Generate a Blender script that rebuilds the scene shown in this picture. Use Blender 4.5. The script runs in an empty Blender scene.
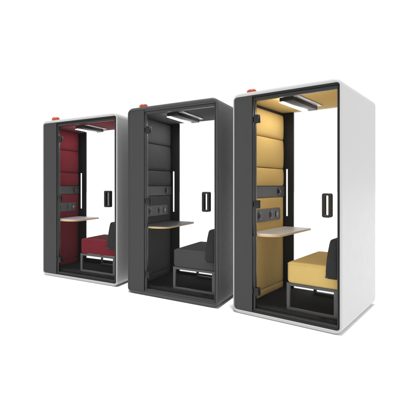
import bpy, bmesh, math
from mathutils import Vector

SC = bpy.context.scene
COL = SC.collection
H = 2.210                    # height of every booth in metres
S = 2.2                      # metres per unit of the plan below

# ------------------------------------------------------------------ materials
def new_mat(name):
    m = bpy.data.materials.new(name); m.use_nodes = True
    nt = m.node_tree; b = nt.nodes['Principled BSDF']
    return m, nt, b

def plain(name, col, rough=.5, spec=.5, metallic=0., noise=0., nscale=40., bump=0., bscale=300., var=.0, stretch=(1, 1, 1)):
    m, nt, b = new_mat(name)
    b.inputs['Base Color'].default_value = (*col, 1)
    b.inputs['Roughness'].default_value = rough
    b.inputs['Specular IOR Level'].default_value = spec
    b.inputs['Metallic'].default_value = metallic
    tc = nt.nodes.new('ShaderNodeTexCoord')
    mp = nt.nodes.new('ShaderNodeMapping'); mp.inputs['Scale'].default_value = stretch
    nt.links.new(tc.outputs['Object'], mp.inputs[0])
    if noise > 0:
        n = nt.nodes.new('ShaderNodeTexNoise'); n.inputs['Scale'].default_value = nscale; n.inputs['Detail'].default_value = 4
        nt.links.new(mp.outputs[0], n.inputs['Vector'])
        r = nt.nodes.new('ShaderNodeMapRange')
        r.inputs['From Min'].default_value = .3; r.inputs['From Max'].default_value = .7
        r.inputs['To Min'].default_value = 1 - noise; r.inputs['To Max'].default_value = 1 + noise
        nt.links.new(n.outputs['Fac'], r.inputs['Value'])
        mx = nt.nodes.new('ShaderNodeMix'); mx.data_type = 'RGBA'; mx.blend_type = 'MULTIPLY'
        mx.inputs['Factor'].default_value = 1
        mx.inputs[6].default_value = (*col, 1)
        nt.links.new(r.outputs[0], mx.inputs[7])
        nt.links.new(mx.outputs[2], b.inputs['Base Color'])
        rr = nt.nodes.new('ShaderNodeMapRange')
        rr.inputs['To Min'].default_value = max(.05, rough - .08); rr.inputs['To Max'].default_value = min(1, rough + .08)
        nt.links.new(n.outputs['Fac'], rr.inputs['Value']); nt.links.new(rr.outputs[0], b.inputs['Roughness'])
    if bump > 0:
        n2 = nt.nodes.new('ShaderNodeTexNoise'); n2.inputs['Scale'].default_value = bscale; n2.inputs['Detail'].default_value = 3
        nt.links.new(mp.outputs[0], n2.inputs['Vector'])
        bp = nt.nodes.new('ShaderNodeBump'); bp.inputs['Strength'].default_value = bump; bp.inputs['Distance'].default_value = .002
        nt.links.new(n2.outputs['Fac'], bp.inputs['Height']); nt.links.new(bp.outputs[0], b.inputs['Normal'])
    return m

def fabric(name, col):
    """woollen felt: fine weave, soft sheen, slow drift of tone"""
    m, nt, b = new_mat(name)
    tc = nt.nodes.new('ShaderNodeTexCoord')
    fine = nt.nodes.new('ShaderNodeTexNoise'); fine.inputs['Scale'].default_value = 170; fine.inputs['Detail'].default_value = 6
    slow = nt.nodes.new('ShaderNodeTexNoise'); slow.inputs['Scale'].default_value = 5; slow.inputs['Detail'].default_value = 3
    for n in (fine, slow): nt.links.new(tc.outputs['Object'], n.inputs['Vector'])
    add = nt.nodes.new('ShaderNodeMath'); add.operation = 'ADD'
    s2 = nt.nodes.new('ShaderNodeMath'); s2.operation = 'MULTIPLY'; s2.inputs[1].default_value = .45
    nt.links.new(slow.outputs['Fac'], s2.inputs[0])
    nt.links.new(fine.outputs['Fac'], add.inputs[0]); nt.links.new(s2.outputs[0], add.inputs[1])
    r = nt.nodes.new('ShaderNodeMapRange')
    r.inputs['From Min'].default_value = .45; r.inputs['From Max'].default_value = 1.0
    r.inputs['To Min'].default_value = .90; r.inputs['To Max'].default_value = 1.10
    nt.links.new(add.outputs[0], r.inputs['Value'])
    mx = nt.nodes.new('ShaderNodeMix'); mx.data_type = 'RGBA'; mx.blend_type = 'MULTIPLY'; mx.inputs['Factor'].default_value = 1
    mx.inputs[6].default_value = (*col, 1); nt.links.new(r.outputs[0], mx.inputs[7])
    nt.links.new(mx.outputs[2], b.inputs['Base Color'])
    b.inputs['Roughness'].default_value = .9; b.inputs['Specular IOR Level'].default_value = .08
    b.inputs['Sheen Weight'].default_value = .03; b.inputs['Sheen Roughness'].default_value = .5
    bp = nt.nodes.new('ShaderNodeBump'); bp.inputs['Strength'].default_value = .35; bp.inputs['Distance'].default_value = .0015
    nt.links.new(fine.outputs['Fac'], bp.inputs['Height']); nt.links.new(bp.outputs[0], b.inputs['Normal'])
    return m

def emit(name, col, strength):
    m, nt, b = new_mat(name)
    b.inputs['Base Color'].default_value = (.8, .8, .8, 1)
    b.inputs['Emission Color'].default_value = (*col, 1); b.inputs['Emission Strength'].default_value = strength
    return m

def clear_glass(name):
    m = bpy.data.materials.new(name); m.use_nodes = True
    nt = m.node_tree; nt.nodes.clear()
    out = nt.nodes.new('ShaderNodeOutputMaterial'); mix = nt.nodes.new('ShaderNodeMixShader')
    tr = nt.nodes.new('ShaderNodeBsdfTransparent'); tr.inputs[0].default_value = (.997, .998, .9975, 1)
    gl = nt.nodes.new('ShaderNodeBsdfGlossy'); gl.inputs['Roughness'].default_value = .02
    lw = nt.nodes.new('ShaderNodeFresnel'); lw.inputs['IOR'].default_value = 1.25
    mul = nt.nodes.new('ShaderNodeMath'); mul.operation = 'MULTIPLY'; mul.inputs[1].default_value = .18
    nt.links.new(lw.outputs[0], mul.inputs[0]); nt.links.new(mul.outputs[0], mix.inputs[0])
    nt.links.new(tr.outputs[0], mix.inputs[1]); nt.links.new(gl.outputs[0], mix.inputs[2])
    nt.links.new(mix.outputs[0], out.inputs[0])
    return m

M = {
    'white': plain('white_laminate', (.39, .39, .39), rough=.42, noise=.015, nscale=9, bump=.05, bscale=220),
    'charcoal': plain('charcoal_laminate', (.033, .033, .0335), rough=.5, spec=.3, noise=.05, nscale=60, bump=.12, bscale=160, stretch=(1, 1, .06)),
    'charcoal_shell': plain('charcoal_shell', (.045, .045, .0457), rough=.5, spec=.35, noise=.05, nscale=30, bump=.10, bscale=260),
    'frame': plain('black_powder_coat', (.008, .008, .008), rough=.42, spec=.28, noise=.05, nscale=60, bump=.08, bscale=500),
    'stile': plain('grey_powder_coat', (.024, .024, .024), rough=.38, spec=.35, noise=.05, nscale=60, bump=.06, bscale=500),
    'tube': plain('bench_steel', (.048, .048, .049), rough=.4, spec=.5, noise=.05, nscale=60, bump=.06, bscale=500),
    'dark': plain('matt_black_lining', (.010, .010, .010), rough=.8, spec=.2, noise=.05, nscale=40),
    'carpet': plain('black_carpet', (.014, .014, .014), rough=.95, spec=.1, noise=.25, nscale=260, bump=.6, bscale=420),
    'alu': plain('satin_aluminium', (.30, .30, .30), rough=.35, metallic=.6, noise=.03, nscale=30),
    'wood': plain('plywood_edge', (.58, .40, .20), rough=.55, noise=.12, nscale=90, stretch=(1, 1, 6)),
    'desk_white': plain('desk_white_laminate', (.66, .65, .66), rough=.35, noise=.015, nscale=12),
    'desk_black': plain('desk_charcoal_laminate', (.060, .060, .061), rough=.45, noise=.04, nscale=20),
    'orange': plain('orange_plastic', (.42, .062, .012), rough=.35, noise=.04, nscale=20),
    'grey_cloth': fabric('charcoal_cloth', (.026, .026, .0265)),
    'plastic': plain('black_plastic', (.010, .010, .010), rough=.35, noise=.04, nscale=80),
    'rear': plain('rear_black_panel', (.006, .006, .006), rough=.5, spec=.2, noise=.05, nscale=60),
    'panel': plain('console_plastic', (.026, .026, .0265), rough=.5, spec=.3, noise=.05, nscale=50),
    'led': emit('lamp_diffuser', (1, .99, .98), 44.0),
    'led_strip': emit('led_strip_glow', (1, .99, .97), .75),
    'usb': plain('port_grey', (.30, .30, .30), rough=.4, noise=.03, nscale=40),
    'glass': clear_glass('clear_glass'),
}
FAB = {
    'yellow': fabric('mustard_felt', (.55, .385, .132)),
    'red': fabric('burgundy_felt', (.130, .012, .019)),
    'grey': fabric('charcoal_felt', (.052, .052, .0525)),
}

# ------------------------------------------------------------------ mesh helpers
def link(name, bm, mat, parent=None, smooth=None):
    bmesh.ops.recalc_face_normals(bm, faces=bm.faces[:])
    me = bpy.data.meshes.new(name); bm.to_mesh(me); bm.free()
    me.materials.append(mat)
    o = bpy.data.objects.new(name, me); COL.objects.link(o)
    if parent is not None: o.parent = parent
    if smooth is not None:
        me.shade_smooth()
        me.set_sharp_from_angle(angle=math.radians(smooth))
    return o

def add_box(bm, a, b, bev=0., seg=2):
    """axis aligned box from corner a to corner b, all edges rounded"""
    t = bmesh.new()
    bmesh.ops.create_cube(t, size=1)
    for v in t.verts:
        v.co = Vector(((a[i] + b[i]) / 2 + v.co[i] * (b[i] - a[i]) for i in range(3)))
    if bev > 0:
        bmesh.ops.bevel(t, geom=t.edges[:], offset=bev, segments=seg, affect='EDGES', profile=.5)
    merge(bm, t)

def merge(bm, t):
    me = bpy.data.meshes.new('tmp'); t.to_mesh(me); t.free()
    bm.from_mesh(me); bpy.data.meshes.remove(me)

def loop_tube(bm, pts, r, closed=True, n=8, square=False):
    """tube swept along a polyline lying in a plane (mitred corners)"""
    P = [Vector(p) for p in pts]; N = len(P)
    e1 = (P[1] - P[0]).normalized(); e2 = None
    for i in range(1, N):
        c = e1.cross(P[i] - P[0])
        if c.length > 1e-6: e2 = c.normalized(); break
    rings = []
    for i in range(N):
        dp = (P[i] - P[i - 1]).normalized() if (closed or i > 0) else (P[1] - P[0]).normalized()
        dn = (P[(i + 1) % N] - P[i]).normalized() if (closed or i < N - 1) else dp
        t = (dp + dn).normalized(); side = t.cross(e2).normalized()
        k = 1 / max(.3, t.dot(dn))
        ring = []
        for j in range(n):
            ang = 2 * math.pi * (j + .5) / n
            c, s = math.cos(ang), math.sin(ang)
            if square:
                q = max(abs(c), abs(s)) ** .75; c, s = c / q, s / q
            ring.append(bm.verts.new(P[i] + side * (c * r * k) + e2 * (s * r)))
        rings.append(ring)
    for i in range(N if closed else N - 1):
        A, B = rings[i], rings[(i + 1) % N]
        for j in range(n):
            bm.faces.new((A[j], A[(j + 1) % n], B[(j + 1) % n], B[j]))
    if not closed:
        bm.faces.new(rings[0]); bm.faces.new(rings[-1][::-1])

def rr_outline(w, h, r, n=8):
    """rounded rectangle outline, centred on (w/2, h/2)"""
    out = []
    for cx, cy, a0 in ((w - r, r, -90), (w - r, h - r, 0), (r, h - r, 90), (r, r, 180)):
        for i in range(n + 1):
            a = math.radians(a0 + 90 * i / n)
            out.append((cx + r * math.cos(a), cy + r * math.sin(a)))
    return out

def add_prism(bm, outline, to3, d0, d1, bev=0.):
    """outline (2D) extruded between depths d0 and d1; to3(a, b, d) gives the point; small chamfer on both rims"""
    cx = sum(p[0] for p in outline) / len(outline); cy = sum(p[1] for p in outline) / len(outline)
    def inset(p, q):
        dx, dy = p[0] - cx, p[1] - cy; L = math.hypot(dx, dy) or 1
        return (p[0] - dx / L * q, p[1] - dy / L * q)
    levels = [(d0, bev), (d0 + bev * (1 if d1 > d0 else -1), 0), (d1 - bev * (1 if d1 > d0 else -1), 0), (d1, bev)] if bev else [(d0, 0), (d1, 0)]
    rings = [[bm.verts.new(to3(*inset(p, q), d)) for p in outline] for d, q in levels]
    n = len(outline)
    for A, B in zip(rings, rings[1:]):
        for j in range(n): bm.faces.new((A[j], A[(j + 1) % n], B[(j + 1) % n], B[j]))
    bm.faces.new(rings[0]); bm.faces.new(rings[-1])

def soft_box(bm, a, b, r, bulge=0., n=16, warp=None):
    """upholstered block: rounded edges and slightly crowned faces"""
    c = [(a[i] + b[i]) / 2 for i in range(3)]; s = [(b[i] - a[i]) / 2 for i in range(3)]
    t = bmesh.new(); bmesh.ops.create_cube(t, size=2)
    bmesh.ops.subdivide_edges(t, edges=t.edges[:], cuts=n, use_grid_fill=True)
    for v in t.verts:
        q = [math.sin(max(-1, min(1, x)) * math.pi / 2) for x in v.co]
        p = [q[i] * s[i] for i in range(3)]
        core = [max(-(s[i] - r), min(s[i] - r, p[i])) for i in range(3)]
        d = Vector([p[i] - core[i] for i in range(3)])
        if d.length > 1e-9: d = d.normalized() * r
        off = Vector((0, 0, 0))
        for i in range(3):
            if abs(q[i]) > .999:
                j, k = (i + 1) % 3, (i + 2) % 3
                off[i] = math.copysign(bulge * (1 - q[j] ** 2) * (1 - q[k] ** 2), q[i])
        P = Vector([c[i] + core[i] + d[i] + off[i] for i in range(3)])
        v.co = warp(P) if warp else P
    merge(bm, t)

def add_pad(bm, to3, a0, a1, b0, b1, t, r, bulge, n=(22, 22)):
    """quilted wall pad: to3(a, b, d) maps pad coordinates and thickness d into the booth"""
    def axis(n): return [.5 - .5 * math.cos(math.pi * i / n) for i in range(n + 1)]
    A, Bx = axis(n[0]), axis(n[1]); g = []
    for x in A:
        row = []
        for y in Bx:
            a, b = a0 + (a1 - a0) * x, b0 + (b1 - b0) * y
            e = min(a - a0, a1 - a, b - b0, b1 - b)
            f = math.sqrt(max(0, 1 - (1 - min(1, e / r)) ** 2))
            h = t * f + bulge * (4 * x * (1 - x)) ** .6 * (4 * y * (1 - y)) ** .6
            row.append(bm.verts.new(to3(a, b, h)))
        g.append(row)
    for i in range(len(g) - 1):
        for j in range(len(g[0]) - 1):
            bm.faces.new((g[i][j], g[i + 1][j], g[i + 1][j + 1], g[i][j + 1]))

def add_disc(bm, c, axis_to3, rad, d0, d1, n=28, bev=0.):
    add_prism(bm, [(c[0] + rad * math.cos(2 * math.pi * i / n), c[1] + rad * math.sin(2 * math.pi * i / n)) for i in range(n)], axis_to3, d0, d1, bev)

# ------------------------------------------------------------------ the booth
def thing(name, label, cat, group, loc, rz):
    o = bpy.data.objects.new(name, None); COL.objects.link(o)
    o.empty_display_size = .3
    o.location = loc; o.rotation_euler = (0, 0, rz)
    o['label'] = label; o['category'] = cat; o['group'] = group
    return o

GLASS_V = .79               # the rear panel and window stand here
WALL_U = .128               # face of the padded wall
Z_FLOOR, Z_CEIL = .043, .9655

def make_booth(name, label, X, Z, th, w, d, shell_m, fab, desk_m, bench_label, lift=0., sill=0.):
    W, D = w * S, d * S
    Z_FLOOR, Z_CEIL = .043 + lift * .5, .9655 - lift
    c, s = math.cos(th), math.sin(th)
    base = Vector((X * S + W / 2 * c + D / 2 * s, Z * S - W / 2 * s + D / 2 * c, 0))
    root = thing(name, label, 'phone booth', 'glass fronted phone booths in a row', base, -th)
    def P(u, v, z): return Vector((u * W - W / 2, v * D - D / 2, z * H))
    def box(bm, u0, u1, v0, v1, z0, z1, bev=.003, seg=2):
        add_box(bm, P(u0, v0, z0), P(u1, v1, z1), bev, seg)
    front = lambda a, b, dd: Vector((a - W / 2, dd - D / 2, b))                # a along the front, b up, dd back
    wall = lambda a, b, dd: Vector((WALL_U * W - W / 2 + dd, a - D / 2, b))    # a back, b up, dd out of the left wall
    B = bmesh.new

    # shell: one rounded tube with softened front and rear edges
    bm = B(); T = .0165 * H; TS = .0175 * W; R = .031 * H; F = .026
    prof = [(1, .035), (1, .004), (.9, 0), (.62, 0)]
    for i in range(1, 7):
        a = math.radians(15 * i); prof.append((.62 * (1 - math.sin(a)), F * (1 - math.cos(a))))
    prof += [(0, D / 2)]
    for i in range(0, 7):
        a = math.radians(15 * i); prof.append((.9 * (1 - math.cos(a)), D - F * (1 - math.sin(a))))
    prof += [(1, D), (1, D / 2)]
    rings = []
    for k, dep in prof:
        o = rr_outline(W - 2 * k * TS, H - 2 * k * T, R - k * (R - .029), 8)
        rings.append([bm.verts.new(front(p[0] + k * TS, p[1] + k * T, dep)) for p in o])
    n = len(rings[0])
    for i in range(len(rings)):
        A, Bq = rings[i], rings[(i + 1) % len(rings)]
        for j in range(n): bm.faces.new((A[j], A[(j + 1) % n], Bq[(j + 1) % n], Bq[j]))
    link('shell', bm, shell_m, root, 35)

    tu = TS / W
    # solid front panel left of the door, with the shell's rounded inner corners on its left side
    def front_panel(name, d0, d1, m, u1=.2045):
        bm = B(); r = .029
        x0, x1, z0, z1 = TS + .001, u1 * W, T + .001, H - T - .001
        o = [(x1, z0), (x1, z1)]
        for cx, cz, a0 in ((x0 + r, z1 - r, 90), (x0 + r, z0 + r, 180)):
            for i in range(9):
                a = math.radians(a0 + 90 * i / 8); o.append((cx + r * math.cos(a), cz + r * math.sin(a)))
        add_prism(bm, o, front, d0, d1, .0025)
        return link(name, bm, m, root, 30)
    front_panel('front_panel', .005, .05, M['charcoal'])

    # dark outer frame: header, sill and right jamb, butted end to end
    bm = B()
    fz0, fz1 = T / H + .0005, 1 - T / H - .0005
    fr = shell_m if shell_m is M['charcoal_shell'] else M['frame']
    def ring(xa, xb, za, zb, r):          # closed outline, rounded on the right hand side only
        o = [(xa, zb), (xa, za)]
        for cx, cz, a0 in ((xb - r, za + r, -90), (xb - r, zb - r, 0)):
            for i in range(9):
                q = math.radians(a0 + 90 * i / 8); o.append((cx + r * math.cos(q), cz + r * math.sin(q)))
        return o
    oo = ring(.207 * W, W - TS - .001, fz0 * H, fz1 * H, .029)
    ii = ring(.207 * W + .0005, .9735 * W, .0262 * H, .9738 * H, .006)
    lv = [[bm.verts.new(front(p[0], p[1], dep)) for p in q] for q, dep in ((oo, .05), (oo, .012), (ii, .012), (ii, .05))]
    for i in range(4):
        A, Bq = lv[i], lv[(i + 1) % 4]
        for j in range(len(A)): bm.faces.new((A[j], A[(j + 1) % len(A)], Bq[(j + 1) % len(A)], Bq[j]))
    link('door_frame', bm, fr, root, 30)

    # the door: slim frame, pane, hinges and loop handle
    bm = B(); d0, d1 = .008 / D, .046 / D
    u0, u1, z0, z1 = .217, .9715, .0275, .9715
    box(bm, u0, u0 + .0195, d0, d1, z0, z1, .003)
    box(bm, u1 - .0095, u1, d0, d1, z0, z1, .003)
    box(bm, u0 + .0197, u1 - .0097, d0, d1, z1 - .0145, z1, .003)
    box(bm, u0 + .0197, u1 - .0097, d0, d1, z0, z0 + .0095, .003)
    door = link('door', bm, M['stile'] if fr is not M['frame'] else M['door_metal'], root, 30)
    bm = B(); box(bm, u0 + .012, u1 - .005, .022 / D, .030 / D, z0 + .005, z1 - .008, .0)
    link('glass_pane', bm, M['glass'], door)
    for zc in (.877, .498, .112):
        bm = B()
        box(bm, .226, .272, -.004 / D, .0065 / D, zc - .018, zc + .018, .003)
        box(bm, .226, .272, .0315 / D, .052 / D, zc - .018, zc + .018, .003)
        box(bm, .207, .2165, -.003 / D, .046 / D, zc - .012, zc + .012, .003)
        link('hinge', bm, M['frame'], door, 30)
    bm = B()
    hx0, hx1, hz0, hz1 = .846 * W, .918 * W, .455 * H, .551 * H
    for y0, y1 in ((-.020, .0205), (.0315, .050)):
        o = rr_outline(hx1 - hx0, hz1 - hz0, .016, 5); iw = (hx1 - hx0) * .28
        i_ = rr_outline(hx1 - hx0 - 2 * iw, hz1 - hz0 - .040, .006, 5)
        lv = []
        for ins, dep in ((.004, y0), (0, y0 + .004), (0, y1)):
            oo = rr_outline(hx1 - hx0 - 2 * ins, hz1 - hz0 - 2 * ins, .016 - ins, 5)
            lv.append([bm.verts.new(front(hx0 + ins + p[0], hz0 + ins + p[1], dep)) for p in oo])
        for ins, dep in ((0, y1), (0, y0 + .003), (-.003, y0)):
            ii = rr_outline(hx1 - hx0 - 2 * iw - 2 * ins, hz1 - hz0 - .040 - 2 * ins, .006 - ins * .5, 5)
            lv.append([bm.verts.new(front(hx0 + iw + ins + p[0], hz0 + .020 + ins + p[1], dep)) for p in ii])
        k = len(o)
        for i in range(len(lv)):
            A, Bq = lv[i], lv[(i + 1) % len(lv)]
            for j in range(k): bm.faces.new((A[j], A[(j + 1) % k], Bq[(j + 1) % k], Bq[j]))
    link('handle', bm, M['frame'], door, 30)

    # floor, ceiling
    bm = B(); box(bm, tu + .002, 1 - tu - .002, .052 / D, GLASS_V + .02, T / H + .0005, Z_FLOOR, .002)
    link('booth_floor', bm, M['carpet'], root, 30)
    bm = B(); box(bm, tu + .002, 1 - tu - .002, .052 / D, GLASS_V + .002, Z_CEIL, 1 - T / H - .0005, .006, 3)
    link('ceiling', bm, FAB[fab], root, 30)

    # left wall: dark backing, quilted pads
    v_end = .752
    bm = B(); box(bm, tu + .002, WALL_U - .006 / W, .052 / D, GLASS_V - .0125, Z_FLOOR + .0005, Z_CEIL - .0005, .001)
    lw = link('wall_panel', bm, M['dark'], root)
    va, vb = .054, v_end * D
    for z0, z1 in ((.820, .950), (.670, .818), (.579, .668), (.358, .523), (.080, .357), (.046, .079)):
        bm = B()
        add_pad(bm, wall, va, vb, z0 * H, z1 * H, .012, .034, .032 if z0 > .5 else .004)
        # backing sheet closes the pad
        box(bm, WALL_U - .0055 / W, WALL_U - .0005 / W, va / D, vb / D, z0 + .0003, z1 - .0003, 0)
        link('wall_pad', bm, FAB[fab], lw, 40)
    # right wall: the same, facing left
    rwall = lambda a, b, dd: Vector((.972 * W - W / 2 - dd, a - D / 2, b))
    bm = B(); box(bm, .972 + .001, 1 - tu - .001, .052 / D, GLASS_V + .02, Z_FLOOR + .0005, Z_CEIL - .0005, .001)
    rw = link('wall_panel', bm, M['dark'], root)
    for z0, z1 in ((.820, .955), (.670, .818), (.520, .668), (.285, .518), (.046, .283)):
        bm = B(); add_pad(bm, rwall, .054, GLASS_V * D - .02, z0 * H, z1 * H, .010, .017, .004)
        link('wall_pad', bm, FAB[fab], rw, 40)

    # media strip across the wall with a round speaker, and the socket console below it
    bm = B(); add_prism(bm, [(va, .5245 * H), (vb + .008, .5245 * H), (vb + .008, .5775 * H), (va, .5775 * H)], wall, -.004, .013, .003)
    ms = link('media_strip', bm, M['panel'], root, 30)
    bm = B(); cc = (.635 * D, .551 * H)
    add_disc(bm, cc, wall, .042, .0135, .021, bev=.003); add_disc(bm, cc, wall, .024, .0215, .030, bev=.004)
    sp = link('speaker', bm, M['plastic'], ms, 30)
    bm = B(); add_disc(bm, cc, wall, .007, .0305, .033, bev=.001); link('speaker_button', bm, M['usb'], sp, 30)
    bm = B(); add_prism(bm, [(vb - .005, .528 * H), (vb + .003, .528 * H), (vb + .003, .574 * H), (vb - .005, .574 * H)], wall, .0135, .017, .001)
    link('strip_trim', bm, M['stile'], ms, 30)

    bm = B(); cz0, cz1, cv1 = .4075 * H, .4680 * H, .655 * D
    o = [(va + .002, cz0)]
    r = .028
    for cx, cz, a0 in ((cv1 - r, cz0 + r, -90), (cv1 - r, cz1 - r, 0)):
        for i in range(8):
            a = math.radians(a0 + 90 * i / 7); o.append((cx + r * math.cos(a), cz + r * math.sin(a)))
    o.append((va + .002, cz1))
    add_prism(bm, o, wall, .004, .022, .003)
    con = link('socket_console', bm, M['panel'], root, 30)
    for v, rad in ((.232, .040), (.452, .042), (.572, .036)):
        cc = (v * D, .437 * H); bm = B()
        add_disc(bm, cc, wall, rad, .0225, .028, bev=.002)
        so = link('socket', bm, M['plastic'], con, 30)
        bm = B()
        if v > .55: add_prism(bm, [(cc[0] - .012, cc[1] - .012), (cc[0] + .012, cc[1] - .012), (cc[0] + .012, cc[1] + .012), (cc[0] - .012, cc[1] + .012)], wall, .0285, .031, .001)
        else:
            add_disc(bm, cc, wall, rad * .62, .0285, .033, bev=.003)
        link('socket_insert', bm, M['usb'] if v > .55 else M['panel'], so, 30)

    # desk: laminate top with a plywood edge, round front corner, hung on the padded wall
    zt = .3655 * H; x0 = WALL_U * W + .010; x1 = .434 * W; y0, y1 = .058, .775 * D
    r = min(.16, (x1 - x0) * .62)
    o = [(x0, y1), (x0, y0)]
    for i in range(13):
        a = math.radians(-90 + 90 * i / 12); o.append((x1 - r + r * math.cos(a), y0 + r + r * math.sin(a)))
    o += [(x1, y1 - .012), (x1 - .012, y1)]
    flat = lambda a, b, dd: Vector((a - W / 2, b - D / 2, dd))
    bm = B(); add_prism(bm, o, flat, zt - .004, zt, .0008); desk = link('desk_top', bm, desk_m, root, 30)
    bm = B(); add_prism(bm, o, flat, zt - .024, zt - .0045, .001); link('desk_edge', bm, M['wood'], desk, 30)

    # rear: solid panel behind the desk with a light line, then the window
    bm = B(); box(bm, tu + .002, .238, GLASS_V - .012, GLASS_V + .012, Z_FLOOR + .0005, Z_CEIL - .0005, .003)
    rp = link('rear_panel', bm, M['rear'], root, 30)
    bm = B(); box(bm, .159, .176, GLASS_V - .0150, GLASS_V - .0123, .420, .668, .001)
    link('light_strip', bm, M['led_strip'], rp)
    bm = B(); box(bm, .2385, 1 - tu - .003, GLASS_V, GLASS_V + .008 / D, Z_FLOOR + .001, Z_CEIL - .001, 0)
    win = link('rear_window', bm, M['glass'], root)
    if sill:
        bm = B(); box(bm, .2385, 1 - tu - .003, GLASS_V - .02 / D, GLASS_V + .025 / D, Z_FLOOR + .0005, Z_FLOOR + sill, .003)
        link('window_sill', bm, M['frame'], win, 30)

    # ceiling lamp: black bar with a lit strip along its left edge, aluminium side flange
    zb = Z_CEIL - .0195; la, lb = .085, .625
    bm = B(); box(bm, .430, .560, la, lb, zb, Z_CEIL - .0005, .004)
    lamp = link('ceiling_lamp', bm, M['rear'], root, 30)
    bm = B(); box(bm, .428, .463, la + .002, lb - .002, zb - .0022, zb - .0002, .001)
    link('diffuser', bm, M['led'], lamp)
    bm = B(); box(bm, .562, .618, la, lb - .02, Z_CEIL - .0045, Z_CEIL - .0005, .002)
    link('lamp_flange', bm, M['alu'], lamp, 30)

    # orange beacon on the roof
    bm = B(); cx, cy = .142 * W, .10 * D
    rad = .047 * W; add_disc(bm, (cx, cy), flat, rad, H - .002, H + .05, bev=.012, n=36)
    link('roof_beacon', bm, M['orange'], root, 30)

    # ------------------------------------------------------------ the bench inside
    bc = P(.72, .43, Z_FLOOR)
    Rm = lambda q: Vector((q.x * c + q.y * s, -q.x * s + q.y * c, q.z))
    bench = thing('bench', bench_label, 'bench', 'upholstered benches inside the booths', base + Rm(bc), -th)
    def PB(u, v, z): return P(u, v, z) - bc
    sv0, sv1 = .082, .765
    su0, su1, sz0, sz1 = .502, .955, .163, .2545
    bm = B(); soft_box(bm, PB(su0, sv0, sz0), PB(su1, sv1, sz1), .030, .006, 18)
    seat = link('seat_cushion', bm, FAB[fab], bench, 60)
    bm = B()       # welt seam round the top edge
    zz = PB(0, 0, sz1).z - .020; q = 8
    a, b2 = PB(su0, sv0, 0), PB(su1, sv1, 0)
    loop = [(a.x + p[0], a.y + p[1], zz) for p in rr_outline(b2.x - a.x, b2.y - a.y, .03, 5)]
    loop_tube(bm, loop, .0028, n=6)
    link('welt', bm, FAB[fab], seat, 80)
    bm = B()
    zlo, zhi = PB(0, 0, .205).z, PB(0, 0, .366).z
    def lean(p):
        k = (p.z - zlo) / (zhi - zlo)
        p = p.copy(); wt = (PB(.955, 0, 0).x - p.x) / (PB(.955, 0, 0).x - PB(.843, 0, 0).x)
        p.x += k * k * .032 * W * wt * 1.25
        return p
    soft_box(bm, PB(.843, .062, .205), PB(.955, .735, .366), .026, .006, 18, lean)
    back = link('backrest', bm, M['grey_cloth'], bench, 60)
    bm = B(); pp = PB(.857, 0, .2125); add_disc(bm, (pp.x, pp.z), lambda a_, b_, dd: Vector((a_, dd, b_)), .011, PB(0, .062, 0).y - .003, PB(0, .062, 0).y + .006, n=16, bev=.002)
    link('bolt', bm, M['plastic'], back, 30)
    tr = .0140
    def frame_loop(v):
        x0, x1 = PB(.507, 0, 0).x, PB(.918, 0, 0).x; y = PB(0, v, 0).y
        z0, z1 = tr + .001, PB(0, 0, sz0).z - tr - .001
        bm = B(); loop_tube(bm, [(x0, y, z0), (x1, y, z0), (x1, y, z1), (x0, y, z1)], tr, n=12, square=True)
        return link('leg', bm, M['tube'], bench, 40), (x0, x1, y, z0, z1)
    _, f0 = frame_loop(.105); _, f1 = frame_loop(.70)
    for x in (f0[0], f0[1]):
        bm = B(); add_box(bm, (x - .011, f0[2] + tr, f0[4] - .011), (x + .011, f1[2] - tr, f0[4] + .011), .002)
        link('rail', bm, M['tube'], bench, 30)
    return root

M['door_metal'] = plain('door_dark_metal', (.013, .013, .013), rough=.4, spec=.35, noise=.05, nscale=60, bump=.06, bscale=500)

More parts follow.
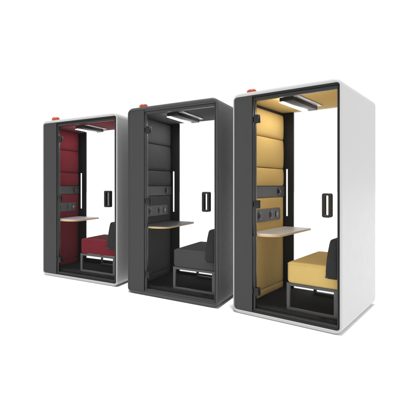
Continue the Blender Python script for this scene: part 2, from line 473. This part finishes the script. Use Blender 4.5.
make_booth('phone_booth', 'white shelled phone booth with mustard yellow padding, the largest and nearest', .9364, 1.8910, .8553, .4106, .6550,
           M['white'], 'yellow', M['desk_white'], 'mustard yellow bench with charcoal backrest inside the yellow lined booth')
make_booth('phone_booth', 'all charcoal phone booth with dark grey padding and desk, between the two white ones', .5329, 2.2396, .7140, .4701, .5838,
           M['charcoal_shell'], 'grey', M['desk_black'], 'dark grey bench with charcoal backrest inside the all charcoal booth', .005, .014)
make_booth('phone_booth', 'white shelled phone booth with burgundy red padding, the smallest in view', .0810, 2.6814, .6720, .5376, .4375,
           M['white'], 'red', M['desk_white'], 'burgundy red bench with charcoal backrest inside the red lined booth', .012, .028)

# ------------------------------------------------------------------ studio floor
bm = bmesh.new()
bmesh.ops.create_grid(bm, x_segments=4, y_segments=4, size=80)
fl = link('floor', bm, plain('white_studio_floor', (.93, .93, .93), rough=.7, spec=.2), None)
fl['kind'] = 'structure'

# ------------------------------------------------------------------ light
w = bpy.data.worlds.new('World'); SC.world = w; w.use_nodes = True
bg = w.node_tree.nodes['Background']; bg.inputs[0].default_value = (1, 1, 1, 1); bg.inputs[1].default_value = 1.03

def lamp(name, kind, loc, target, energy, **kw):
    l = bpy.data.lights.new(name, kind); l.energy = energy
    for k, v in kw.items(): setattr(l, k, v)
    o = bpy.data.objects.new(name, l); COL.objects.link(o); o.location = loc
    o.rotation_euler = (Vector(target) - Vector(loc)).to_track_quat('-Z', 'Y').to_euler()
    return o
lamp('floor_fill_sun', 'SUN', (1.26, 3.34, 8), (1.5, 4, 0), 3.1, angle=math.radians(3))  # added near-vertical sun, lifts the floor to plain white around the booths
lamp('camera_fill', 'AREA', (.3, -1.2, 2.2), (1.2, 4.5, 1.1), 14, shape='RECTANGLE', size=1.6, size_y=1.6)  # added weak fill by the camera, lightens the shaded booth sides

# ------------------------------------------------------------------ camera
cam = bpy.data.cameras.new('Camera'); co = bpy.data.objects.new('Camera', cam); COL.objects.link(co)
co.location = (0, 0, .5840 * S); co.rotation_euler = (math.radians(90), 0, 0)
cam.sensor_width = 36; cam.sensor_fit = 'HORIZONTAL'; cam.lens = 408.98 / 416 * 36
cam.shift_x = (208 - 30) / 416; cam.shift_y = (185.53 - 208) / 416
cam.clip_start = .05; cam.clip_end = 500
SC.camera = co

SC.view_settings.view_transform = 'Standard'; SC.view_settings.look = 'None'
SC.view_settings.exposure = 0; SC.view_settings.gamma = 1
SC.cycles.max_bounces = 12; SC.cycles.transparent_max_bounces = 24
SC.cycles.use_denoising = True
SC.cycles.sample_clamp_indirect = 6
